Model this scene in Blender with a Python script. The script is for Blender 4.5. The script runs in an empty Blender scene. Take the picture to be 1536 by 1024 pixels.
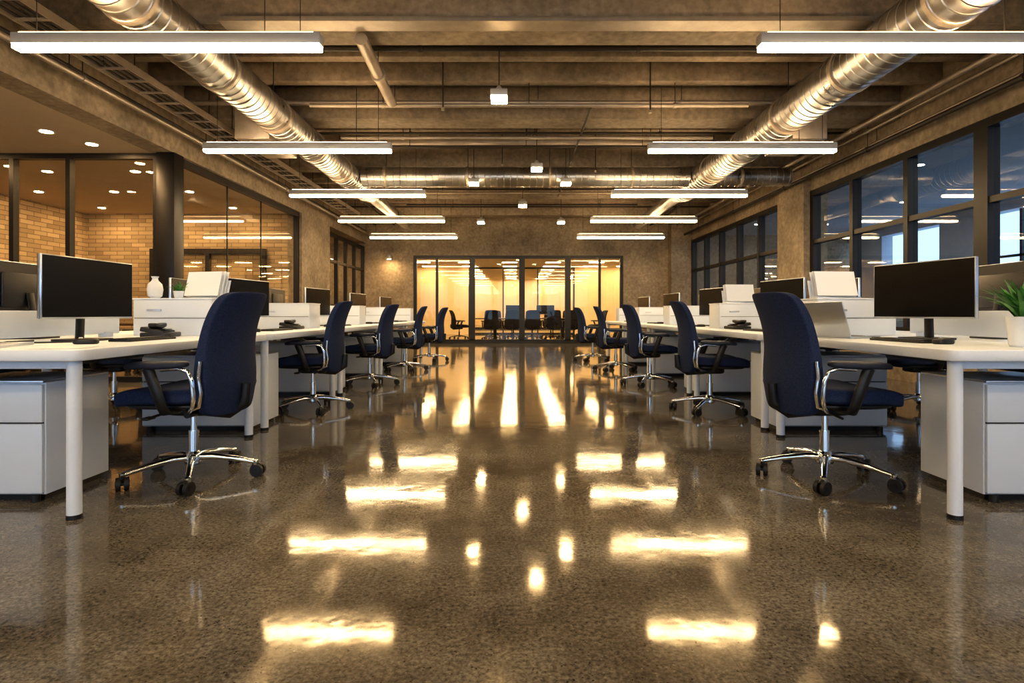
import bpy, bmesh, math, random
from mathutils import Vector, Matrix
random.seed(7)
S=bpy.context.scene
# ------------------------------------------------------------ materials
def newmat(name):
    m=bpy.data.materials.new(name); m.use_nodes=True
    nt=m.node_tree; return m,nt,nt.nodes['Principled BSDF']
def mat(name,col,rough=.5,metal=0,var=0,vscale=4,bump=0,bscale=40,coat=0,spec=.5,stretch=None,sheen=0):
    m,nt,b=newmat(name)
    b.inputs['Base Color'].default_value=(*col,1); b.inputs['Roughness'].default_value=rough
    b.inputs['Metallic'].default_value=metal; b.inputs['Coat Weight'].default_value=coat
    b.inputs['Specular IOR Level'].default_value=spec
    if sheen: b.inputs['Sheen Weight'].default_value=sheen
    tc=nt.nodes.new('ShaderNodeTexCoord'); mp=nt.nodes.new('ShaderNodeMapping')
    nt.links.new(tc.outputs['Object'],mp.inputs['Vector'])
    if stretch: mp.inputs['Scale'].default_value=stretch
    if var:
        n=nt.nodes.new('ShaderNodeTexNoise'); n.inputs['Scale'].default_value=vscale; n.inputs['Detail'].default_value=8; n.inputs['Roughness'].default_value=.65
        nt.links.new(mp.outputs[0],n.inputs['Vector'])
        r=nt.nodes.new('ShaderNodeValToRGB'); r.color_ramp.elements[0].position=.3; r.color_ramp.elements[1].position=.7
        r.color_ramp.elements[0].color=(*[c*(1-var) for c in col],1); r.color_ramp.elements[1].color=(*[min(1,c*(1+var)) for c in col],1)
        nt.links.new(n.outputs['Fac'],r.inputs['Fac']); nt.links.new(r.outputs['Color'],b.inputs['Base Color'])
    if bump:
        n=nt.nodes.new('ShaderNodeTexNoise'); n.inputs['Scale'].default_value=bscale; n.inputs['Detail'].default_value=6
        nt.links.new(mp.outputs[0],n.inputs['Vector'])
        bp=nt.nodes.new('ShaderNodeBump'); bp.inputs['Strength'].default_value=bump; bp.inputs['Distance'].default_value=.02
        nt.links.new(n.outputs['Fac'],bp.inputs['Height']); nt.links.new(bp.outputs[0],b.inputs['Normal'])
    return m
def emis(name,col,st):
    m,nt,b=newmat(name); b.inputs['Base Color'].default_value=(*col,1)
    b.inputs['Emission Color'].default_value=(*col,1); b.inputs['Emission Strength'].default_value=st; return m
WHITE=mat('white_laminate',(.76,.83,.94),.35,var=.02,vscale=3)
WHITE2=mat('white_lacquer_metal',(.74,.82,.95),.4,var=.02)
SEAM=mat('shadow_gap',(.03,.03,.035),.7)
BLACK=mat('black_plastic',(.012,.012,.014),.4,var=.1)
FRAME=mat('black_steel_frame',(.010,.009,.009),.42,var=.15)
SCREEN=mat('monitor_screen',(.005,.005,.006),.25,spec=.3)
SILVER=mat('brushed_aluminium',(.62,.67,.75),.3,.9,var=.05)
CHROME=mat('polished_chrome',(.78,.83,.90),.1,1)
PAPER=mat('paper',(.80,.84,.90),.8)
CERAM=mat('glazed_ceramic',(.80,.84,.90),.2)
LEAF=mat('leaf',(.08,.24,.06),.5,var=.4,vscale=20)
SOIL=mat('soil',(.05,.03,.02),.9)
PLASTER=mat('ceiling_plaster',(.62,.52,.38),.8,var=.04,vscale=2)
WARMPL=mat('warm_painted_plaster',(.72,.58,.38),.8,var=.08,vscale=2)
CORR=mat('grey_plaster',(.46,.50,.55),.8,var=.05)
FIXT=mat('fixture_housing',(.50,.49,.48),.4,.2)
PIPE=mat('galvanised_pipe',(.40,.35,.29),.45,.6,var=.2)
DPIPE=mat('dark_pipe',(.04,.035,.03),.5,.3)
TABLE=mat('dark_wood',(.09,.05,.03),.35,var=.3,vscale=6,stretch=(1,8,1))
RUB=mat('caster_rubber',(.015,.015,.017),.5)
def concrete(name,col,panel=True,rough=.75):
    m,nt,b=newmat(name); L=nt.links.new
    tc=nt.nodes.new('ShaderNodeTexCoord')
    n1=nt.nodes.new('ShaderNodeTexNoise'); n1.inputs['Scale'].default_value=.9; n1.inputs['Detail'].default_value=10; n1.inputs['Roughness'].default_value=.7
    n2=nt.nodes.new('ShaderNodeTexNoise'); n2.inputs['Scale'].default_value=14; n2.inputs['Detail'].default_value=6
    L(tc.outputs['Object'],n1.inputs['Vector']); L(tc.outputs['Object'],n2.inputs['Vector'])
    r=nt.nodes.new('ShaderNodeValToRGB'); e=r.color_ramp.elements
    e[0].position=.3; e[0].color=(*[c*.5 for c in col],1); e[1].position=.7; e[1].color=(*[min(1,c*1.35) for c in col],1)
    L(n1.outputs['Fac'],r.inputs['Fac'])
    mx=nt.nodes.new('ShaderNodeMix'); mx.data_type='RGBA'; mx.blend_type='OVERLAY'; mx.inputs['Factor'].default_value=.6
    L(r.outputs['Color'],mx.inputs[6]); L(n2.outputs['Fac'],mx.inputs[7])
    L(mx.outputs[2],b.inputs['Base Color']); b.inputs['Roughness'].default_value=rough
    bp=nt.nodes.new('ShaderNodeBump'); bp.inputs['Strength'].default_value=.45; bp.inputs['Distance'].default_value=.02
    L(n2.outputs['Fac'],bp.inputs['Height']); L(bp.outputs[0],b.inputs['Normal'])
    return m
CONC=concrete('board_concrete',(.38,.31,.22))
CONC_B=concrete('beam_concrete',(.28,.23,.17))
def deck():
    m=concrete('ceiling_deck',(.22,.19,.15)); nt=m.node_tree; L=nt.links.new; b=nt.nodes['Principled BSDF']
    tc=nt.nodes.new('ShaderNodeTexCoord'); w=nt.nodes.new('ShaderNodeTexWave'); w.bands_direction='Y'; w.inputs['Scale'].default_value=2.2; w.inputs['Distortion'].default_value=.3
    L(tc.outputs['Object'],w.inputs['Vector'])
    bp=nt.nodes.new('ShaderNodeBump'); bp.inputs['Strength'].default_value=.8; bp.inputs['Distance'].default_value=.04
    L(w.outputs['Fac'],bp.inputs['Height']); old=b.inputs['Normal'].links[0].from_node
    L(old.outputs[0],bp.inputs['Normal']); L(bp.outputs[0],b.inputs['Normal']); return m
DECK=deck()
def floormat():
    m,nt,b=newmat('polished_concrete_floor'); L=nt.links.new
    tc=nt.nodes.new('ShaderNodeTexCoord')
    def noise(s,d=8,r=.6):
        n=nt.nodes.new('ShaderNodeTexNoise'); n.inputs['Scale'].default_value=s; n.inputs['Detail'].default_value=d; n.inputs['Roughness'].default_value=r
        L(tc.outputs['Object'],n.inputs['Vector']); return n
    def ramp(p0,c0,p1,c1):
        r=nt.nodes.new('ShaderNodeValToRGB'); e=r.color_ramp.elements
        e[0].position=p0; e[0].color=(*c0,1); e[1].position=p1; e[1].color=(*c1,1); return r
    def mix(t,f,a,b_):
        x=nt.nodes.new('ShaderNodeMix'); x.data_type='RGBA'; x.blend_type=t
        if isinstance(f,float): x.inputs['Factor'].default_value=f
        else: L(f,x.inputs['Factor'])
        for i,v in ((6,a),(7,b_)):
            if isinstance(v,tuple): x.inputs[i].default_value=(*v,1)
            else: L(v,x.inputs[i])
        return x.outputs[2]
    n1=noise(1.3,10,.74); r1=ramp(.36,(.070,.064,.056),.64,(.205,.190,.165)); L(n1.outputs['Fac'],r1.inputs['Fac'])
    n2=noise(75,5,.7); r2=ramp(.35,(.10,.10,.10),.65,(.90,.90,.90)); L(n2.outputs['Fac'],r2.inputs['Fac'])
    c=mix('OVERLAY',.75,r1.outputs['Color'],r2.outputs['Color'])
    v=nt.nodes.new('ShaderNodeTexVoronoi'); v.inputs['Scale'].default_value=75; L(tc.outputs['Object'],v.inputs['Vector'])
    rv=ramp(.15,(1,1,1),.27,(0,0,0)); L(v.outputs['Distance'],rv.inputs['Fac'])
    n3=noise(28,2); r3=ramp(.50,(0,0,0),.56,(.9,.9,.9)); L(n3.outputs['Fac'],r3.inputs['Fac'])
    mm=nt.nodes.new('ShaderNodeMath'); mm.operation='MULTIPLY'; L(rv.outputs['Color'],mm.inputs[0]); L(r3.outputs['Color'],mm.inputs[1])
    c=mix('MIX',mm.outputs[0],c,(.022,.019,.016))
    v2=nt.nodes.new('ShaderNodeTexVoronoi'); v2.inputs['Scale'].default_value=52; L(tc.outputs['Object'],v2.inputs['Vector'])
    rv2=ramp(.10,(1,1,1),.2,(0,0,0)); L(v2.outputs['Distance'],rv2.inputs['Fac'])
    mm2=nt.nodes.new('ShaderNodeMath'); mm2.operation='MULTIPLY'; mm2.inputs[1].default_value=.35; L(rv2.outputs['Color'],mm2.inputs[0])
    c=mix('MIX',mm2.outputs[0],c,(.38,.34,.28))
    bt=nt.nodes.new('ShaderNodeTexBrick'); bt.offset=0; bt.inputs['Scale'].default_value=1; bt.inputs['Brick Width'].default_value=2.9; bt.inputs['Row Height'].default_value=2.9; bt.inputs['Mortar Size'].default_value=.002
    bt.inputs['Mortar Smooth'].default_value=.2
    mp=nt.nodes.new('ShaderNodeMapping'); mp.inputs['Location'].default_value=(-.57,.6,0)
    L(tc.outputs['Object'],mp.inputs['Vector']); L(mp.outputs[0],bt.inputs['Vector'])
    mj=nt.nodes.new('ShaderNodeMath'); mj.operation='MULTIPLY'; mj.inputs[1].default_value=.35; L(bt.outputs['Fac'],mj.inputs[0])
    c=mix('MIX',mj.outputs[0],c,(.02,.016,.012))
    L(c,b.inputs['Base Color'])
    n4=noise(2.5,9,.75); mr=nt.nodes.new('ShaderNodeMapRange'); mr.inputs['From Min'].default_value=.3; mr.inputs['From Max'].default_value=.7
    mr.inputs['To Min'].default_value=.035; mr.inputs['To Max'].default_value=.12; L(n4.outputs['Fac'],mr.inputs['Value']); L(mr.outputs[0],b.inputs['Roughness'])
    b.inputs['Specular IOR Level'].default_value=.8
    b.inputs['Specular Tint'].default_value=(1,.82,.46,1)  # yellow lamp colour of the reflections is put into this tint
    n5=noise(5,3,.5); bp=nt.nodes.new('ShaderNodeBump'); bp.inputs['Strength'].default_value=.045; bp.inputs['Distance'].default_value=.02
    L(n5.outputs['Fac'],bp.inputs['Height']); L(bp.outputs[0],b.inputs['Normal'])
    return m
FLOOR=floormat()
def brick():
    m,nt,b=newmat('tan_brick'); L=nt.links.new
    tc=nt.nodes.new('ShaderNodeTexCoord'); sx=nt.nodes.new('ShaderNodeSeparateXYZ'); L(tc.outputs['Object'],sx.inputs[0])
    ad=nt.nodes.new('ShaderNodeMath'); L(sx.outputs[0],ad.inputs[0]); L(sx.outputs[1],ad.inputs[1])
    cx=nt.nodes.new('ShaderNodeCombineXYZ'); L(ad.outputs[0],cx.inputs[0]); L(sx.outputs[2],cx.inputs[1])
    bt=nt.nodes.new('ShaderNodeTexBrick'); bt.inputs['Scale'].default_value=1; bt.inputs['Brick Width'].default_value=.30; bt.inputs['Row Height'].default_value=.085; bt.inputs['Mortar Size'].default_value=.006
    bt.inputs['Color1'].default_value=(.60,.46,.28,1); bt.inputs['Color2'].default_value=(.36,.27,.16,1); bt.inputs['Mortar'].default_value=(.18,.14,.10,1)
    L(cx.outputs[0],bt.inputs['Vector']); L(bt.outputs['Color'],b.inputs['Base Color']); b.inputs['Roughness'].default_value=.8
    bp=nt.nodes.new('ShaderNodeBump'); bp.invert=True; bp.inputs['Strength'].default_value=.5; bp.inputs['Distance'].default_value=.01
    L(bt.outputs['Fac'],bp.inputs['Height']); L(bp.outputs[0],b.inputs['Normal']); return m
BRICK=brick()
def fabric(name,c1,c2):
    m,nt,b=newmat(name); L=nt.links.new
    tc=nt.nodes.new('ShaderNodeTexCoord'); v=nt.nodes.new('ShaderNodeTexVoronoi'); v.inputs['Scale'].default_value=170; L(tc.outputs['Object'],v.inputs['Vector'])
    r=nt.nodes.new('ShaderNodeValToRGB'); e=r.color_ramp.elements; e[0].color=(*c2,1); e[1].color=(*c1,1); e[1].position=.7
    L(v.outputs['Distance'],r.inputs['Fac']); L(r.outputs['Color'],b.inputs['Base Color']); b.inputs['Roughness'].default_value=.85
    b.inputs['Specular IOR Level'].default_value=.25
    bp=nt.nodes.new('ShaderNodeBump'); bp.inputs['Strength'].default_value=.3; bp.inputs['Distance'].default_value=.002
    L(v.outputs['Distance'],bp.inputs['Height']); L(bp.outputs[0],b.inputs['Normal']); return m
NAVY=fabric('navy_fabric',(.016,.028,.075),(.030,.048,.122))
DARKFAB=fabric('black_mesh_fabric',(.012,.013,.018),(.02,.02,.028))
NAVYP=mat('navy_arm_pad',(.014,.021,.045),.5)
def ductmat():
    m,nt,b=newmat('spiral_duct_steel'); L=nt.links.new
    b.inputs['Metallic'].default_value=.95; b.inputs['Roughness'].default_value=.3
    tc=nt.nodes.new('ShaderNodeTexCoord'); n=nt.nodes.new('ShaderNodeTexNoise'); n.inputs['Scale'].default_value=3; n.inputs['Detail'].default_value=6; L(tc.outputs['Object'],n.inputs['Vector'])
    r=nt.nodes.new('ShaderNodeValToRGB'); e=r.color_ramp.elements; e[0].position=.3;e[1].position=.7; e[0].color=(.30,.29,.28,1); e[1].color=(.56,.55,.53,1)
    L(n.outputs['Fac'],r.inputs['Fac']); L(r.outputs['Color'],b.inputs['Base Color'])
    mr=nt.nodes.new('ShaderNodeMapRange'); mr.inputs['To Min'].default_value=.2; mr.inputs['To Max'].default_value=.42; L(n.outputs['Fac'],mr.inputs['Value']); L(mr.outputs[0],b.inputs['Roughness'])
    return m
DUCT=ductmat()
def glassmat(name,tint,base=.05,gain=.55):
    m=bpy.data.materials.new(name); m.use_nodes=True; nt=m.node_tree; nt.nodes.clear(); L=nt.links.new
    o=nt.nodes.new('ShaderNodeOutputMaterial'); mx=nt.nodes.new('ShaderNodeMixShader'); t=nt.nodes.new('ShaderNodeBsdfTransparent'); g=nt.nodes.new('ShaderNodeBsdfGlossy')
    t.inputs[0].default_value=(*tint,1); g.inputs['Roughness'].default_value=.02; g.inputs[0].default_value=(.95,.95,.95,1)
    lw=nt.nodes.new('ShaderNodeLayerWeight'); lw.inputs['Blend'].default_value=.5
    p=nt.nodes.new('ShaderNodeMath'); p.operation='POWER'; p.inputs[1].default_value=3; L(lw.outputs['Facing'],p.inputs[0])
    q=nt.nodes.new('ShaderNodeMath'); q.operation='MULTIPLY_ADD'; q.inputs[1].default_value=gain; q.inputs[2].default_value=base; L(p.outputs[0],q.inputs[0])
    L(q.outputs[0],mx.inputs[0]); L(t.outputs[0],mx.inputs[1]); L(g.outputs[0],mx.inputs[2]); L(mx.outputs[0],o.inputs[0]); return m
GLASS=glassmat('clear_glass',(.95,.94,.90),.035,.5)
GLASSR=glassmat('window_glass',(.54,.63,.74),.10,.7)
LENS=emis('led_lens',(1,.72,.40),52)
UPL=emis('led_uplight',(1,.64,.33),19)
SPOT=emis('downlight_lens',(1,.64,.30),380)
HSPOT=emis('hall_downlight_lens',(1,.9,.75),330)
PEND=emis('pendant_lens',(1,.70,.36),95)
PANEL=emis('ceiling_light_panel',(1,.68,.33),85)
# ------------------------------------------------------------ mesh builder
class MB:
    def __init__(s): s.bm=bmesh.new(); s.mats=[]
    def mi(s,m):
        if m not in s.mats: s.mats.append(m)
        return s.mats.index(m)
    def add(s,t,m,M=None):
        i=s.mi(m)
        for f in t.faces: f.material_index=i
        if M is not None: t.transform(M)
        me=bpy.data.meshes.new('tmp'); t.to_mesh(me); t.free(); s.bm.from_mesh(me); bpy.data.meshes.remove(me)
    def box(s,a,b,m,bev=0,seg=2,M=None):
        a=Vector(a);b=Vector(b); c=(a+b)/2; d=b-a
        t=bmesh.new(); bmesh.ops.create_cube(t,size=1,matrix=Matrix.Translation(c)@Matrix.Diagonal((abs(d.x),abs(d.y),abs(d.z),1)))
        if bev: bmesh.ops.bevel(t,geom=t.edges[:],offset=bev,segments=seg,affect='EDGES',profile=.5)
        s.add(t,m,M)
    def slab(s,a,b,m,r=.06,bev=.006,M=None):
        a=Vector(a);b=Vector(b); c=(a+b)/2; d=b-a
        t=bmesh.new(); bmesh.ops.create_cube(t,size=1,matrix=Matrix.Translation(c)@Matrix.Diagonal((d.x,d.y,d.z,1)))
        ve=[e for e in t.edges if abs((e.verts[0].co-e.verts[1].co).z)>d.z*.5]
        bmesh.ops.bevel(t,geom=ve,offset=r,segments=6,affect='EDGES',profile=.5)
        he=[e for e in t.edges if abs((e.verts[0].co-e.verts[1].co).z)<1e-5]
        he=[e for e in he if len(e.link_faces)==2 and abs(e.link_faces[0].normal.z-e.link_faces[1].normal.z)>.5]
        bmesh.ops.bevel(t,geom=he,offset=bev,segments=2,affect='EDGES',profile=.5)
        s.add(t,m,M)
    def tube(s,pts,r,m,seg=12,ry=None,M=None,up=None):
        pts=[Vector(p) for p in pts]; n=len(pts); rs=r if isinstance(r,(list,tuple)) else [r]*n
        t=bmesh.new(); rings=[]; prev=None
        for i,p in enumerate(pts):
            d=(pts[min(i+1,n-1)]-pts[max(i-1,0)]).normalized()
            if prev is None:
                a=Vector(up) if up else (Vector((0,0,1)) if abs(d.z)<.9 else Vector((1,0,0)))
            else: a=prev
            a=(a-d*a.dot(d)).normalized(); prev=a; b=d.cross(a)
            k=(ry/rs[0]) if ry else 1
            rings.append([t.verts.new(p+a*(math.cos(2*math.pi*j/seg)*rs[i]*k)+b*(math.sin(2*math.pi*j/seg)*rs[i])) for j in range(seg)])
        for i in range(n-1):
            for j in range(seg):
                t.faces.new((rings[i][j],rings[i][(j+1)%seg],rings[i+1][(j+1)%seg],rings[i+1][j]))
        t.faces.new(rings[0][::-1]); t.faces.new(rings[-1])
        bmesh.ops.recalc_face_normals(t,faces=t.faces[:]); s.add(t,m,M)
    def cyl(s,p0,p1,r,m,seg=20,r1=None,M=None): s.tube([p0,p1],[r,r if r1 is None else r1],m,seg,M=M)
    def lathe(s,prof,m,c=(0,0,0),seg=24,M=None):
        t=bmesh.new(); rings=[]
        for (r,z) in prof: rings.append([t.verts.new((c[0]+max(r,1e-4)*math.cos(2*math.pi*j/seg),c[1]+max(r,1e-4)*math.sin(2*math.pi*j/seg),c[2]+z)) for j in range(seg)])
        for i in range(len(prof)-1):
            for j in range(seg): t.faces.new((rings[i][j],rings[i][(j+1)%seg],rings[i+1][(j+1)%seg],rings[i+1][j]))
        t.faces.new(rings[0][::-1]); t.faces.new(rings[-1])
        bmesh.ops.recalc_face_normals(t,faces=t.faces[:]); s.add(t,m,M)
    def rcube(s,half,k,n,deform,m,M=None):
        t=bmesh.new(); 
        for ax in range(3):
            for sg in (-1,1):
                g=[]
                for i in range(n+1):
                    row=[]
                    for j in range(n+1):
                        u=-1+2*i/n; v=-1+2*j/n; p=[0,0,0]; p[ax]=sg; p[(ax+1)%3]=u; p[(ax+2)%3]=v
                        q=sum(abs(c)**k for c in p)**(1/k)
                        row.append(t.verts.new([p[c]/q for c in range(3)]))
                    g.append(row)
                for i in range(n):
                    for j in range(n):
                        f=(g[i][j],g[i+1][j],g[i+1][j+1],g[i][j+1]); t.faces.new(f if sg>0 else f[::-1])
        bmesh.ops.remove_doubles(t,verts=t.verts[:],dist=1e-5)
        for v in t.verts:
            p=Vector((v.co.x*half[0],v.co.y*half[1],v.co.z*half[2])); v.co=deform(p,v.co.copy()) if deform else p
        bmesh.ops.recalc_face_normals(t,faces=t.faces[:]); s.add(t,m,M)
    def quad(s,pts,m):
        t=bmesh.new(); t.faces.new([t.verts.new(p) for p in pts]); s.add(t,m)
    def mesh(s,name,ang=.6):
        me=bpy.data.meshes.new(name); s.bm.to_mesh(me); s.bm.free()
        for m in s.mats: me.materials.append(m)
        for p in me.polygons: p.use_smooth=True
        me.set_sharp_from_angle(angle=ang); return me
def put(name,me,loc=(0,0,0),rz=0):
    o=bpy.data.objects.new(name,me); o.location=loc; o.rotation_euler=(0,0,rz); S.collection.objects.link(o); return o
# ------------------------------------------------------------ room shell
ME=33.0
m=MB(); m.box((-9.2,-6.4,-.12),(10.3,ME+.2,0),FLOOR); put('floor',m.mesh('floor'))
BK=17.06; LX=-4.45; RX=5.2; CZ=3.95
m=MB(); m.box((LX-.3,-6.2,CZ),(RX+.3,BK+.2,CZ+.12),DECK); put('ceiling',m.mesh('ceiling'))
m=MB()
m.box((LX-.3,-6.2,3.0),(LX,BK,CZ),CONC); m.box((LX-.3,11.9,0),(LX,13.7,3.0),CONC)
put('wall_left',m.mesh('wall_left'))
m=MB(); m.box((-9.2,-6.2,0),(-9.0,BK,3.0),BRICK); put('wall_brick_outer',m.mesh('wb'))
m=MB(); m.box((-9.0,11.95,0),(LX-.3,12.1,3.0),BRICK); put('wall_brick_cross',m.mesh('wb2'))
m=MB(); m.box((-9.2,-6.2,3.0),(LX-.3,BK,3.12),PLASTER); put('ceiling_side_room',m.mesh('cs'))
m=MB()
m.box((RX,-6.2,3.05),(RX+.3,BK,CZ),CONC); m.box((RX,10.0,0),(RX+.3,11.0,3.05),CONC); m.box((RX,-6.2,0),(RX+.3,-3.42,3.05),CONC)
m.box((RX,-3.42,0),(RX+.3,10.0,.62),CONC); m.box((RX,11.0,0),(RX+.3,BK,.62),CONC)
m.box((RX-.12,10.0,0),(RX,11.0,3.3),CONC)
put('wall_right',m.mesh('wr'))
OX0,OX1,OZ=-3.04,3.26,2.64
m=MB(); m.box((-9.2,BK,0),(OX0,BK+.2,CZ),CONC); m.box((OX1,BK,0),(10.3,BK+.2,CZ),CONC); m.box((OX0,BK,OZ),(OX1,BK+.2,CZ),CONC)
m.box((4.6,BK-.35,0),(RX,BK,CZ),CONC)
put('wall_back',m.mesh('wbk'))
m=MB()
m.box((-9.2,-6.4,0),(10.3,-6.2,.5),CONC); m.box((-9.2,-6.4,3.2),(10.3,-6.2,CZ+.12),CONC)
for x in (-9.2,-4.75,-1.6,1.9,5.2,9.9): m.box((x,-6.4,.5),(x+.4,-6.2,3.2),CONC)
put('wall_front',m.mesh('wf'))
m=MB(); m.box((RX+.3,-6.2,3.25),(10.3,BK,3.37),CORR); put('ceiling_side_hall',m.mesh('ch'))
m=MB(); m.box((10.0,-6.2,0),(10.3,BK,.8),CORR); m.box((10.0,-6.2,3.0),(10.3,BK,3.25),CORR)
y=-6.2
while y<BK-.1:
    m.box((10.0,y,.8),(10.3,min(y+1.0,BK),3.0),CORR); 
    m.box((10.1,y+1.0,2.05),(10.16,min(y+3.1,BK),2.1),FRAME); m.box((10.1,y+2.03,.8),(10.16,y+2.08,3.0),FRAME)
    y+=3.1
put('wall_side_hall',m.mesh('wsh'))
m=MB(); m.box((-5.2,ME,0),(5.5,ME+.2,2.9),WARMPL); put('wall_meeting_back',m.mesh('w1'))
m=MB(); m.box((-5.4,BK+.2,0),(-5.2,ME+.2,2.9),BRICK); put('wall_meeting_left',m.mesh('w2'))
m=MB(); m.box((5.5,BK+.2,0),(5.7,ME+.2,2.9),BRICK); put('wall_meeting_right',m.mesh('w3'))
m=MB(); m.box((-5.4,BK+.2,2.9),(5.7,ME+.2,3.0),PLASTER); put('ceiling_meeting',m.mesh('c3'))
m=MB(); m.box((-5.2,24.6,0),(-2.0,24.75,2.9),WARMPL); m.box((2.6,24.6,0),(5.5,24.75,2.9),WARMPL); put('wall_meeting_partition',m.mesh('w4'))
def glazing(name,axis,pos,a0,a1,z0,z1,mull,trans,fw=.08,thick=(),glass=GLASS,dep=.09,fb=None,thin=False):
    m=MB(); 
    def bx(u0,u1,w0,w1,d=dep):
        if axis=='x': m.box((pos-d/2,u0,w0),(pos+d/2,u1,w1),FRAME)
        else: m.box((u0,pos-d/2,w0),(u1,pos+d/2,w1),FRAME)
    bx(a0,a1,z1-fw,z1); bx(a0,a1,z0,z0+(fb or fw)); bx(a0,a0+fw,z0+fw,z1-fw); bx(a1-fw,a1,z0+fw,z1-fw)
    for u in mull:
        w=fw*.42 if u not in thick else fw*.95
        if thin: w=.006
        bx(u-w,u+w,z0+fw,z1-fw,.02 if thin else dep)
    for z in trans: bx(a0+fw,a1-fw,z-.035,z+.035,dep*.8)
    if glass:
        if axis=='x': m.quad([(pos,a0,z0),(pos,a1,z0),(pos,a1,z1),(pos,a0,z1)],glass)
        else: m.quad([(a0,pos,z0),(a1,pos,z0),(a1,pos,z1),(a0,pos,z1)],glass)
    put(name,m.mesh(name))
glazing('window_1','y',7.5,-9.0,LX-.22,0,3.0,[-8.0,-6.6,-5.86],[],.07)
m=MB(); m.box((LX-.215,7.4,0),(LX+.02,7.62,2.998),FRAME,.005); put('steel_corner_post',m.mesh('scp'))
glazing('window_2','x',LX-.1,7.63,11.9,0,3.0,[9.0,10.2],[],.09,thin=True)
glazing('window_3','x',LX-.1,13.7,BK,0,2.9,[14.5,15.3,16.1],[2.2,1.1],.09)
ms=[10-1.22*i for i in range(1,11)]
glazing('window_4','x',RX+.06,-3.42,10.0,.62,3.05,ms,[2.15],.10,thick=(ms[2],ms[5],ms[8]),glass=GLASSR,dep=.14)
glazing('window_5','x',RX+.06,11.0,BK-.35,.62,3.05,[11+5.7*i/5 for i in range(1,5)],[2.15],.09,glass=GLASSR,dep=.14)
glazing('window_6','y',BK+.1,OX0,OX1,0,OZ,[-2.34,-1.28,.22,1.6,2.56],[],.09,thick=(-1.28,.22,1.6),fb=.12)
glazing('window_7','y',24.68,-2.0,2.6,0,2.9,[-.5,1.0],[],.07,glass=GLASS)
m=MB(); m.box((-5.2,ME-.06,0),(5.5,ME-.001,.1),FRAME); put('baseboard_back',m.mesh('bb'))
glazing('window_8','y',11.88,-7.6,-5.2,.0,2.25,[-6.4],[1.1],.1)
# ------------------------------------------------------------ ceiling structure
ys=[-4.85,-2.35,.15,2.65,5.15,7.65,10.15,12.65,15.15]
def top(y):
    for yb in ys:
        if yb-.02<y<yb+.44: return 3.518
        if yb+1.08<y<yb+1.26 or yb+1.73<y<yb+1.91: return 3.718
    return CZ-.002
for yb in ys:
    m=MB(); m.box((LX+.002,yb,3.52),(RX-.002,yb+.42,CZ),CONC_B,.015); put('ceiling_beam',m.mesh('ceiling_beam'))
for yb in ys:
    for q in (1.1,1.75):
        if yb+q<BK-.2:
            m=MB(); m.box((LX+.002,yb+q,3.72),(RX-.002,yb+q+.14,CZ),CONC_B,.01); put('ceiling_rib',m.mesh('ceiling_rib'))
m=MB(); m.box((-2.6,5.0,3.465),(3.15,5.14,3.515),PIPE,.004); m.box((-2.6,4.98,3.46),(3.15,5.16,3.468),PIPE); put('steel_channel',m.mesh('steel_channel'))
m=MB(); m.box((LX+.05,8.9,3.56),(RX-.05,9.0,3.62),PIPE,.004); put('steel_channel',m.mesh('sc2'))
m=MB(); m.box((LX+.05,11.6,3.56),(RX-.05,11.7,3.62),PIPE,.004); put('steel_channel',m.mesh('sc3'))
def duct(name,p0,p1,r,flange=1.25):
    p0=Vector(p0);p1=Vector(p1);L=(p1-p0).length;d=(p1-p0).normalized(); pts=[];rs=[]
    s=0;st=.11
    pts.append(p0);rs.append(r)
    while s+st<L:
        s+=st
        for ds,dr in ((-.008,0),(-.003,.007),(.003,.007),(.008,0)): pts.append(p0+d*(s+ds));rs.append(r+dr)
    pts.append(p1);rs.append(r)
    m=MB(); m.tube(pts,rs,DUCT,28)
    s=.4
    while s<L-.2:
        m.cyl(p0+d*(s-.02),p0+d*(s+.02),r+.016,PIPE,28)
        q=p0+d*s
        m.cyl((q.x,q.y,q.z+r),(q.x,q.y,top(q.y)),.006,DPIPE,6)
        s+=flange
    return m
m=duct('d',(-2.82,-5,3.22),(-2.82,10.75,3.22),.20)
m.cyl((-2.82,10.7,3.22),(-2.82,11.2,3.22),.20,DUCT,28,r1=.13); m.cyl((-2.82,11.2,3.22),(-2.82,14.8,3.22),.13,DUCT,24)
m.box((-3.45,7.0,3.05),(-3.02,7.9,3.42),PIPE,.01)
put('spiral_duct',m.mesh('spiral_duct',.9))
m=duct('d',(3.2,-5,3.22),(3.2,10.75,3.22),.215)
m.cyl((3.2,10.7,3.22),(3.2,11.2,3.22),.215,DUCT,28,r1=.13); m.cyl((3.2,11.2,3.22),(3.2,14.8,3.22),.13,DUCT,24)
m.box((3.42,7.0,3.05),(3.85,7.8,3.42),PIPE,.01)
put('spiral_duct',m.mesh('spiral_duct',.9))
m=duct('d',(-2.60,9.75,3.235),(2.965,9.75,3.235),.165,1.4); put('spiral_duct',m.mesh('spiral_duct',.9))
m=duct('d',(3.45,9.75,3.235),(4.7,9.75,3.235),.15,1.0); put('spiral_duct',m.mesh('spiral_duct',.9))
def pipe(name,pts,r,mt,hang=1.8):
    m=MB(); m.tube(pts,r,mt,12)
    a=Vector(pts[0]);b=Vector(pts[-1]); L=(b-a).length; n=max(1,int(L/hang))
    for i in range(n):
        q=a.lerp(b,(i+.5)/n); m.cyl((q.x,q.y,q.z),(q.x,q.y,top(q.y)),.005,DPIPE,6)
        m.cyl(q-(b-a).normalized()*.02,q+(b-a).normalized()*.02,r*1.3,mt,12)
    put(name,m.mesh(name))
pipe('sprinkler_pipe',[(-4.3,5.8,3.60),(4.6,5.8,3.60)],.028,DPIPE)
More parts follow.
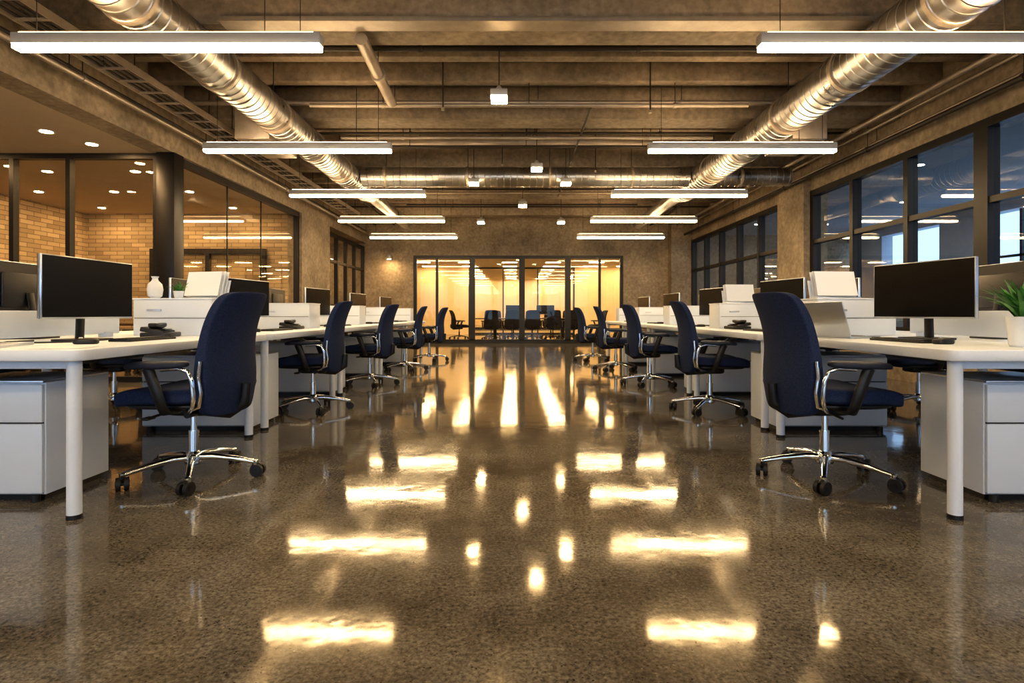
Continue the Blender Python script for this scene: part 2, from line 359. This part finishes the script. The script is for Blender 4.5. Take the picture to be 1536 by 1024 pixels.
pipe('sprinkler_pipe',[(-4.3,7.3,3.60),(4.9,7.3,3.60)],.032,PIPE)
pipe('sprinkler_pipe',[(-4.3,9.25,3.60),(4.9,9.25,3.60)],.022,DPIPE)
pipe('conduit',[(-4.3,8.4,3.56),(4.9,8.4,3.56)],.018,DPIPE)
pipe('conduit',[(-4.3,12.2,3.56),(4.9,12.2,3.56)],.02,DPIPE)
pipe('conduit',[(-4.3,14.2,3.56),(4.9,14.2,3.56)],.02,DPIPE)
pipe('conduit',[(-4.3,4.3,3.58),(4.9,4.3,3.58)],.018,PIPE)
# cross conduits hung between the two main ducts
for y,z,r,mt in ((6.95,3.44,.026,PIPE),(8.2,3.43,.022,PIPE),(8.72,3.46,.014,DPIPE),(11.0,3.42,.022,DPIPE),(12.0,3.44,.02,PIPE),(13.2,3.42,.02,DPIPE)):
    pipe('conduit',[(-2.5,y,z),(2.85,y,z)],r,mt,1.5)
pipe('conduit',[(.95,7.1,3.47),(.95,12.5,3.47)],.015,DPIPE,1.4)
pipe('drain_pipe',[(-1.42,5.25,3.435),(-1.46,6.75,3.40)],.06,PIPE)
for x,z,r,mt in ((-4.2,3.18,.03,PIPE),(-4.05,3.47,.018,DPIPE),(-3.5,3.48,.018,DPIPE),(3.95,3.47,.025,DPIPE),(4.95,3.2,.03,DPIPE),(4.75,3.47,.035,PIPE),(4.95,3.45,.02,PIPE),(-4.33,3.3,.02,DPIPE),(5.08,3.3,.02,PIPE)):
    pipe('conduit',[(x,-5.5,z),(x,BK-.5,z)],r,mt,2.4)
m=MB()
for x in (-3.98,-3.68): m.box((x,-5.5,3.22),(x+.015,13.5,3.29),PIPE)
y=-5.4
while y<13.4: m.box((-3.98,y,3.225),(-3.67,y+.03,3.24),PIPE); y+=.3
for i in range(4): m.tube([(-3.94+.07*i,-5.4+.9*j,3.255+.006*random.random()) for j in range(21)],.014,DPIPE,6)
y=-4
while y<13.5:
    for x in (-3.975,-3.675): m.cyl((x,y,3.28),(x,y,top(y)),.006,DPIPE,6)
    y+=1.9
put('cable_tray',m.mesh('cable_tray'))
for x,yy,z0 in ((-.82,6.5,3.25),(1.55,6.5,3.22),(-.2,9.15,3.3),(1.3,9.15,3.2)):
    m=MB(); m.cyl((x,yy,z0),(x,yy,top(yy)),.009,DPIPE,8); m.cyl((x,yy,z0-.03),(x,yy,z0),.02,PIPE,10); put('sprinkler_head',m.mesh('sp'))
# ------------------------------------------------------------ luminaires
def linear_mesh(L):
    m=MB(); h=L/2
    m.box((-h,-.045,.022),(h,.045,.098),FIXT,.004)
    m.box((-h+.006,-.042,-.012),(h-.006,.042,.023),LENS,.006)
    m.box((-h+.05,-.035,.0975),(h-.05,.035,.104),UPL)
    for x in (-h*.86,h*.86): m.cyl((x,0,.09),(x,0,.75),.0035,DPIPE,6); m.cyl((x,0,.098),(x,0,.115),.015,FIXT,10)
    m.cyl((h*.62,.02,.09),(h*.62,.02,.75),.004,DPIPE,6)
    return m.mesh('linear')
LM=linear_mesh(2.16)
for i in range(-3,5):  # negative rows are out of view, continuing the run as added fill light
    y=6.56+2.5*(i-1)
    if i==0: y-=.05
    if y>15: continue
    put('linear_pendant_light',LM,(-2.44 if i==0 else -2.50,y,2.765)); put('linear_pendant_light',LM,(2.62 if i>0 else 2.80,y,2.765))
m=MB(); m.box((-.08,-.08,0),(.08,.08,.035),PEND,.008); m.box((-.085,-.085,.035),(.085,.085,.10),FIXT,.006); m.lathe([(.05,.10),(.02,.15),(.01,.16)],FIXT); m.cyl((0,0,.15),(0,0,.9),.006,DPIPE,8)
PM=m.mesh('pendant')
for x,y in ((-.157,5.72),(.33,8.5),(-.68,9.45),(.85,9.45),(.16,11.4),(-.8,13.5),(1.1,13.5),(.1,1.5),(.1,-2)): put('pendant_lamp',PM,(x,y,3.03))
m=MB(); m.lathe([(.062,-.001),(.062,-.006),(.082,-.006),(.082,.0)],FIXT); m.lathe([(.06,-.008),(.06,-.002)],SPOT); DL=m.mesh('downlight')
m=MB(); m.lathe([(.062,-.001),(.062,-.006),(.082,-.006),(.082,.0)],FIXT); m.lathe([(.06,-.008),(.06,-.002)],HSPOT); DLH=m.mesh('downlight')
for x,y in ((-5.4,6.56),(-5.24,7.05),(-6.6,5.2),(-5.4,3.8),(-7.2,6.9),(-5.4,1),(-7.2,3)): put('recessed_downlight',DL,(x,y,3.0))
for x in (-5.6,-6.9,-8.2):
    for y in (8.4,9.8,11.3): put('recessed_downlight',DL,(x,y,3.0))
for x in (-5.6,-7.0):
    for y in (13.4,15.5): put('recessed_downlight',DL,(x,y,3.0))
for x in (6.4,8.2):
    for y in (3,6,9,12,15): put('recessed_downlight',DLH,(x,y,3.25))
m=MB(); m.lathe([(.05,0),(.06,.01),(.06,.12),(.04,.14)],FIXT); m.lathe([(.048,-.004),(.048,.004)],SPOT); m.box((-.015,.03,.06),(.015,.30,.09),DPIPE)
WW=m.mesh('washer')
for x in (-3.7,): put('wall_washer_lamp',WW,(x,BK-.30,2.5))
m=MB(); m.box((-.28,-.09,-.02),(.28,.09,0),PANEL,.004); m.box((-.30,-.11,-.012),(.30,.11,0),FIXT); CP=m.mesh('panel')
for x in (-3.6,-1.9,-.2,1.5,3.2,4.6):
    for y in (18.2,20.2,22.2,24.0,26.0,28.2,30.6,32.4): put('ceiling_panel_light',CP,(x,y,2.9))
# ------------------------------------------------------------ office chair
def chair_mesh(fab,pad,metal,a0):
    m=MB()
    def bd(p,q):
        z=q.z; s=(z+1)/2
        w=.25-.03*max(0,(s-.35)/.65)**1.3-.02*max(0,(.25-s)/.25)
        y=q.y*w
        cx=.200+.158*s**1.5+.034*math.cos(s*math.pi*1.3)
        wrap=-.05*(q.y**2)
        th=.028+.012*math.exp(-((s-.28)/.2)**2)
        return Vector((cx+wrap+q.x*th, y, .69+z*.325-.008*q.y*q.y*(1 if z>0 else -1)))
    m.rcube((1,1,1),9,26,bd,fab)
    m.tube([(.05,0,.385),(.2,0,.37),(.285,0,.42),(.292,0,.52)],[.028,.026,.022,.018],BLACK,10,ry=.045)
    for sg in (-1,1):
        m.tube([(.13,sg*.235,.41),(.19,sg*.252,.43),(.206,sg*.262,.50),(.195,sg*.264,.58),(.20,sg*.26,.66)],.010,metal,8)
    def sd(p,q):
        x=p.x; z=p.z
        wf=1-.06*(q.x>0)*q.x
        z+= -.03*max(0,-q.x-.45)**1.3*2 + .012*q.y*q.y*(q.z>0) +.018*max(0,q.x)**2
        return Vector((x-.05, p.y*wf, .468+z))
    m.rcube((.265,.255,.042),5,16,sd,fab)
    m.rcube((.235,.215,.02),4,8,lambda p,q:Vector((p.x-.05,p.y,.42+p.z)),BLACK)
    m.rcube((.13,.085,.035),5,8,lambda p,q:Vector((p.x+.01,p.y,.383+p.z)),BLACK)
    m.tube([(-.04,-.08,.385),(-.05,-.2,.38),(-.055,-.27,.375)],.007,BLACK,8); m.box((-.075,-.31,.368),(-.035,-.25,.382),BLACK,.005)
    m.tube([(.05,.08,.38),(.06,.25,.37)],.007,BLACK,8); m.cyl((.06,-.08,.37),(.06,-.15,.37),.018,BLACK,12)
    for sg in (-1,1):
        y=sg*.295
        m.rcube((.15,.043,.019),4,8,lambda p,q:Vector((p.x+.0,p.y+y-.01*sg*q.x,.642+p.z+.006*abs(q.x)-.014*max(0,-q.x)**3)),pad)
        m.tube([(-.05,y,.628),(-.035,y,.60),(-.005,y,.52),(.02,y*.98,.44),(.02,y*.9,.405),(.0,y*.45,.39)],[.019,.02,.019,.018,.018,.016],BLACK,10,ry=.028,up=(1,0,0))
        m.tube([(.02,y,.622),(.11,y,.628),(.16,y,.612),(.18,y,.565),(.185,y*.98,.48),(.175,y*.96,.43),(.13,y*.8,.402),(.05,y*.4,.39)],.011,metal,10)
    m.cyl((0,0,.12),(0,0,.26),.026,metal,20); m.cyl((0,0,.26),(0,0,.36),.016,metal,16); m.cyl((0,0,.345),(0,0,.385),.03,BLACK,16)
    m.lathe([(.03,.075),(.045,.085),(.045,.125),(.034,.14),(.028,.15)],metal)
    for i in range(5):
        a=a0+i*2*math.pi/5; c,s=math.cos(a),math.sin(a)
        m.tube([(.02*c,.02*s,.115),(.1*c,.1*s,.117),(.22*c,.22*s,.10),(.325*c,.325*s,.078)],[.023,.021,.018,.014],metal,10,ry=.02)
        m.lathe([(.014,.05),(.016,.085),(.008,.09)],metal,(.325*c,.325*s,0),12)
        M=Matrix.Translation((.325*c,.325*s,0))@Matrix.Rotation(a+.5*(i-2)+.4,4,'Z')
        for w in (-1,1):
            m.cyl((.012,w*.008,.034),(.012,w*.029,.034),.034,RUB,20,M=M); m.cyl((.012,w*.029,.034),(.012,w*.031,.034),.018,BLACK,12,M=M)
        m.cyl((.012,-.01,.034),(.012,.01,.034),.01,BLACK,8,M=M)
        m.tube([(.03,0,.055),(.012,0,.070),(-.012,0,.064),(-.024,0,.04)],.012,BLACK,8,ry=.008,M=M)
    return m.mesh('office_chair',.8)
CHL=chair_mesh(NAVY,NAVYP,CHROME,math.radians(-62))
CHR=chair_mesh(NAVY,NAVYP,CHROME,math.radians(58))
CHD=chair_mesh(DARKFAB,BLACK,BLACK,0)
for (x,y,r) in ((-1.76,3.12,-.06),(-1.88,5.3,.06),(-1.82,7.15,-.05),(-1.74,9.0,.08),(-1.62,10.8,-.05)): put('office_chair',CHL,(x,y,0),r)
for (x,y,r) in ((1.70,3.12,.05),(1.80,5.25,-.08),(1.70,7.15,.04),(1.60,9.0,-.08),(1.48,10.8,.05)): put('office_chair',CHR,(x,y,0),math.pi+r)
for y in (3.6,5.4,7.3,9.1,10.9):
    put('office_chair',CHL,(-3.80,y,0),math.pi+.1); put('office_chair',CHR,(3.80,y-.05,0),-.1)
# ------------------------------------------------------------ desks
def desk(L):
    m=MB(); D=1.62
    m.slab((0,0,.695),(D,L,.745),WHITE,.06,.008)
    for x in (.075,D-.075):
        for y in (.08,L-.17):
            m.cyl((x,y,.02),(x,y,.70),.029,WHITE2,24); m.cyl((x,y,0),(x,y,.02),.031,BLACK,20)
    m.box((.1,.09,.655),(D-.1,.13,.694),WHITE2,.004); m.box((.1,L-.19,.655),(D-.1,L-.15,.694),WHITE2,.004)
    m.box((D/2-.02,.1,.64),(D/2+.02,L-.1,.694),WHITE2,.004)
    m.box((D/2-.09,.35,.60),(D/2+.09,L-.35,.645),BLACK,.004)
    return m.mesh('bench_desk')
DK=desk(1.89)
MODS=[2.42+1.9*k for k in range(5)]
for y in MODS:
    put('bench_desk',DK,(1.86,y,0))
me2=DK.copy(); bm=bmesh.new(); bm.from_mesh(me2)
for v in bm.verts: v.co.x=-v.co.x
bmesh.ops.reverse_faces(bm,faces=bm.faces[:]); bm.to_mesh(me2); bm.free()
for y in MODS: put('bench_desk',me2,(-1.86,y,0))
def pedestal(w,d,h=.55):
    m=MB()
    m.box((0,0,.035),(w,d,h+.02),WHITE2,.004)
    m.box((.006,-.018,.045),(w-.006,-.001,h*.68),WHITE,.003); m.box((.006,-.018,h*.68+.008),(w-.006,-.001,h+.012),WHITE,.003)
    m.box((.01,-.004,.04),(w-.01,0,h),SEAM)
    m.box((.0,-.018,h+.02),(w,d,h+.03),SILVER,.002)
    m.box((.03,.03,.0),(w-.03,d-.03,.035),BLACK)
    for x in (.05,w-.05): m.cyl((x,.0,0),(x,.0,.035),.02,RUB,12)
    return m.mesh('pedestal')
P1=pedestal(.62,.42); P2=pedestal(.85,.46)
for sg in (-1,1):
    put('drawer_pedestal',P1,(2.24 if sg>0 else -2.24-.62,2.72,0))
    for k in range(1,5):
        y=4.36+(k-1)*1.9
        put('drawer_pedestal',P2,(2.0 if sg>0 else -2.0-.85,y,0))
m=MB()
m.box((0,0,0),(.55,.32,.25),WHITE,.006); m.box((-.004,-.004,.25),(.554,.324,.262),WHITE,.003); m.box((.01,-.003,.12),(.54,0,.124),SEAM)
m.box((.1,-.012,.17),(.2,-.002,.185),SILVER,.002)
SB=m.mesh('storage')
m=MB(); m.box((-.01,0,.02),(.01,1.15,.17),WHITE,.006); m.box((-.03,.1,0),(.03,.16,.03),SILVER,.003); m.box((-.03,1.0,0),(.03,1.06,.03),SILVER,.003)
DV=m.mesh('divider')
for k,y in enumerate(MODS):
    for sg in (-1,1):
        put('desk_storage_box',SB,(2.12 if sg>0 else -2.67,y+1.56,.7455))
        put('desk_divider_panel',DV,(sg*2.71,y+.32,.7455))
def monitor():
    m=MB(); w=.325
    m.box((-.012,-w,.125),(.010,w,.465),SILVER,.005)
    m.box((.0095,-w+.006,.135),(.0115,w-.006,.459),SCREEN)
    m.box((-.030,-.2,.19),(-.010,.2,.40),BLACK,.01)
    m.box((-.016,-w+.004,.129),(-.0115,w-.004,.461),BLACK)
    m.tube([(-.06,0,.008),(-.055,0,.15),(-.035,0,.28)],.03,BLACK,12,ry=.012)
    m.slab((-.15,-.11,0),(.07,.11,.012),BLACK,.03,.003)
    return m.mesh('monitor')
MN=monitor()
def mon(x,y,r): put('desktop_monitor',MN,(x,y,.7455),r)
mon(-2.42,3.24,-.05); mon(2.43,3.40,math.pi+.24)
for (y,r) in ((5.45,-.15),(7.3,-.12),(9.1,-.1),(11.0,-.1)):
    mon(-2.44,y-.25,r); mon(2.44,y-.25,math.pi-r)
for y in (3.6,5.35,7.3,9.2,11.0):
    mon(-3.02,y-.1,math.pi+.1); mon(3.02,y-.1,-.1)
def keyboard():
    m=MB(); m.slab((-.065,-.2,0),(.065,.2,.012),BLACK,.015,.002)
    for i in range(5):
        for j in range(14): m.box((-.055+.022*i,-.19+.027*j,.011),(-.037+.022*i,-.167+.027*j,.017),BLACK)
    return m.mesh('keyboard')
KB=keyboard()
m=MB(); m.rcube((.055,.032,.018),3,8,lambda p,q:Vector((p.x,p.y,max(0,p.z+.012))),BLACK); m.cyl((-.03,0,.029),(-.015,0,.029),.006,SILVER,8); MS=m.mesh('mouse')
for sg in (-1,1):
    for k,y in enumerate((3.3,5.15,7.05,8.9,10.8)):
        put('computer_keyboard',KB,(sg*2.15,y+(.0 if sg<0 else -.16),.7455),.05*sg)
        put('computer_mouse',MS,(sg*2.17,y-.42,.7455),.3)
def laptop():
    m=MB(); m.slab((-.12,-.17,0),(.12,.17,.014),SILVER,.02,.003); m.box((-.07,-.14,.0135),(.02,.14,.0155),BLACK); m.box((.04,-.05,.0135),(.1,.05,.0148),FIXT)
    M=Matrix.Translation((-.12,0,.012))@Matrix.Rotation(math.radians(-18),4,'Y')
    m.box((-.006,-.17,0),(.002,.17,.225),SILVER,.002,M=M); m.box((.0022,-.16,.012),(.003,.16,.215),SCREEN,M=M)
    return m.mesh('laptop')
LP=laptop()
put('laptop',LP,(2.13,3.68,.7455),math.radians(16)); put('laptop',LP,(-2.47,2.66,.7455),.3)
def phone():
    m=MB(); m.box((-.09,-.1,0),(.09,.1,.03),BLACK,.008)
    M=Matrix.Translation((-.02,0,.035))@Matrix.Rotation(math.radians(12),4,'Y'); m.box((-.07,-.1,-.01),(.07,.1,.02),BLACK,.006,M=M)
    m.rcube((.03,.1,.016),4,8,lambda p,q:Vector((p.x-.02,p.y*1.0,.08+p.z-.012*(1-abs(q.y)))),BLACK); m.box((.01,-.07,.048),(.05,.05,.052),SCREEN)
    return m.mesh('phone')
PH=phone()
put('desk_phone',PH,(-2.35,3.78,.746),.2); put('desk_phone',PH,(2.2,5.62,.746),3.3); put('desk_phone',PH,(-2.2,5.62,.746),0)
def files():
    m=MB()
    M=Matrix.Rotation(math.radians(-14),4,'X')
    m.box((-.17,-.04,0),(.17,.06,.012),SILVER,.003)
    for i in range(5): m.box((-.16+.01*random.random(),-.03+.014*i,.014),(.15+.012*random.random(),-.026+.014*i,.19+.02*random.random()),PAPER,M=M)
    m.box((-.17,.045,.014),(.17,.05,.15),WHITE,M=M)
    return m.mesh('files')
FL=files()
put('document_holder',FL,(2.35,4.16,1.0095),.1); put('document_holder',FL,(-2.29,4.19,1.0095),-.3)
put('document_holder',FL,(2.40,6.05,1.0095),.1)
m=MB(); m.lathe([(.028,0),(.045,.015),(.052,.06),(.045,.10),(.022,.125),(.018,.14),(.026,.155),(.022,.155),(.015,.135)],CERAM)
put('ceramic_vase',m.mesh('vase'),(-2.56,4.05,1.0085))
def plant(pr,ph,n,L,w,spread):
    m=MB(); m.lathe([(pr*.75,0),(pr*.82,.01),(pr,ph),(pr*.9,ph),(pr*.88,ph-.012)],CERAM); m.lathe([(pr*.88,ph-.02),(pr*.86,ph-.012)],SOIL)
    for i in range(n):
        a=random.uniform(0,6.283); e=random.uniform(.35,1.0)*spread; l=L*random.uniform(.6,1); t=bmesh.new(); prev=None; N=6
        bx,by=random.uniform(-.4,.4)*pr,random.uniform(-.4,.4)*pr
        for j in range(N+1):
            s=j/N; r=l*s*math.sin(e*(.5+.6*s)); z=ph-.02+l*s*math.cos(e*(.5+.75*s)); ww=w*math.sin(math.pi*min(.98,s*.85+.12))
            c=Vector((bx+r*math.cos(a),by+r*math.sin(a),z)); sd=Vector((-math.sin(a),math.cos(a),0))*ww
            cur=(t.verts.new(c-sd),t.verts.new(c+Vector((0,0,-ww*.3))),t.verts.new(c+sd))
            if prev: t.faces.new((prev[0],prev[1],cur[1],cur[0])); t.faces.new((prev[1],prev[2],cur[2],cur[1]))
            prev=cur
        m.add(t,LEAF)
    return m.mesh('plant',1.5)
put('potted_plant',plant(.035,.05,34,.11,.007,.9),(-2.38,4.03,1.009))
put('potted_plant',plant(.065,.14,95,.23,.013,.85),(2.36,2.64,.7455))
m=MB(); m.tube([(-2.62,3.1,.752),(-2.66,2.98,.752),(-2.58,2.86,.752),(-2.42,2.9,.752),(-2.30,2.98,.752),(-2.27,3.08,.752)],.004,BLACK,6); put('monitor_cable',m.mesh('cable'))
m=MB(); 
for i in range(3): m.box((-.1,-.145,.0007*i),(.1,.145,.0007*i+.0006),PAPER,M=Matrix.Rotation(.1*i,4,'Z'))
PS=m.mesh('papers')
put('paper_sheets',PS,(-2.05,2.62,.7455),.2); put('paper_sheets',PS,(2.2,4.52,.7455),.2); put('paper_sheets',PS,(-2.2,4.52,.7455),-.2)
# ------------------------------------------------------------ meeting room furniture
m=MB(); m.slab((-1.9,-.6,.70),(1.9,.6,.74),TABLE,.15,.008)
for x in (-1.2,1.2): m.box((x-.05,-.25,.03),(x+.05,.25,.70),FRAME,.005); m.box((x-.08,-.4,0),(x+.08,.4,.03),FRAME,.005)
TB=m.mesh('table'); put('conference_table',TB,(.5,20.3,0))
for x in (-.8,-.1,.6,1.3,2.0):
    put('conference_chair',CHD,(x,19.3,0),-math.pi/2+.1); put('conference_chair',CHD,(x+.05,21.3,0),math.pi/2)
put('conference_chair',CHD,(-1.95,20.0,0),math.pi+.3); put('conference_chair',CHD,(2.95,20.2,0),.2)
for x in (0,1.1): put('desktop_monitor',MN,(x,20.4,.7405),-math.pi/2)
put('conference_table',TB,(-6.8,9.8,0))
for x in (-7.8,-7,-6.2,-5.4): put('conference_chair',CHD,(x,8.75,0),-math.pi/2)
# ------------------------------------------------------------ world, camera
w=bpy.data.worlds.new('sky'); S.world=w; w.use_nodes=True; bg=w.node_tree.nodes['Background']
bg.inputs[0].default_value=(.54,.75,1,1); bg.inputs[1].default_value=2.5
cd=bpy.data.cameras.new('cam'); cam=bpy.data.objects.new('camera',cd); S.collection.objects.link(cam)
cam.location=(0,0,.9); cam.rotation_euler=(math.pi/2,0,0); cd.lens=20; cd.sensor_width=36; cd.sensor_fit='HORIZONTAL'
cd.shift_x=-4/1536; cd.shift_y=-42/1536; cd.clip_start=.05; cd.clip_end=200
S.camera=cam
S.view_settings.view_transform='Standard'
for lk in ('Medium High Contrast','Standard - Medium High Contrast'):
    try: S.view_settings.look=lk; break
    except Exception: pass
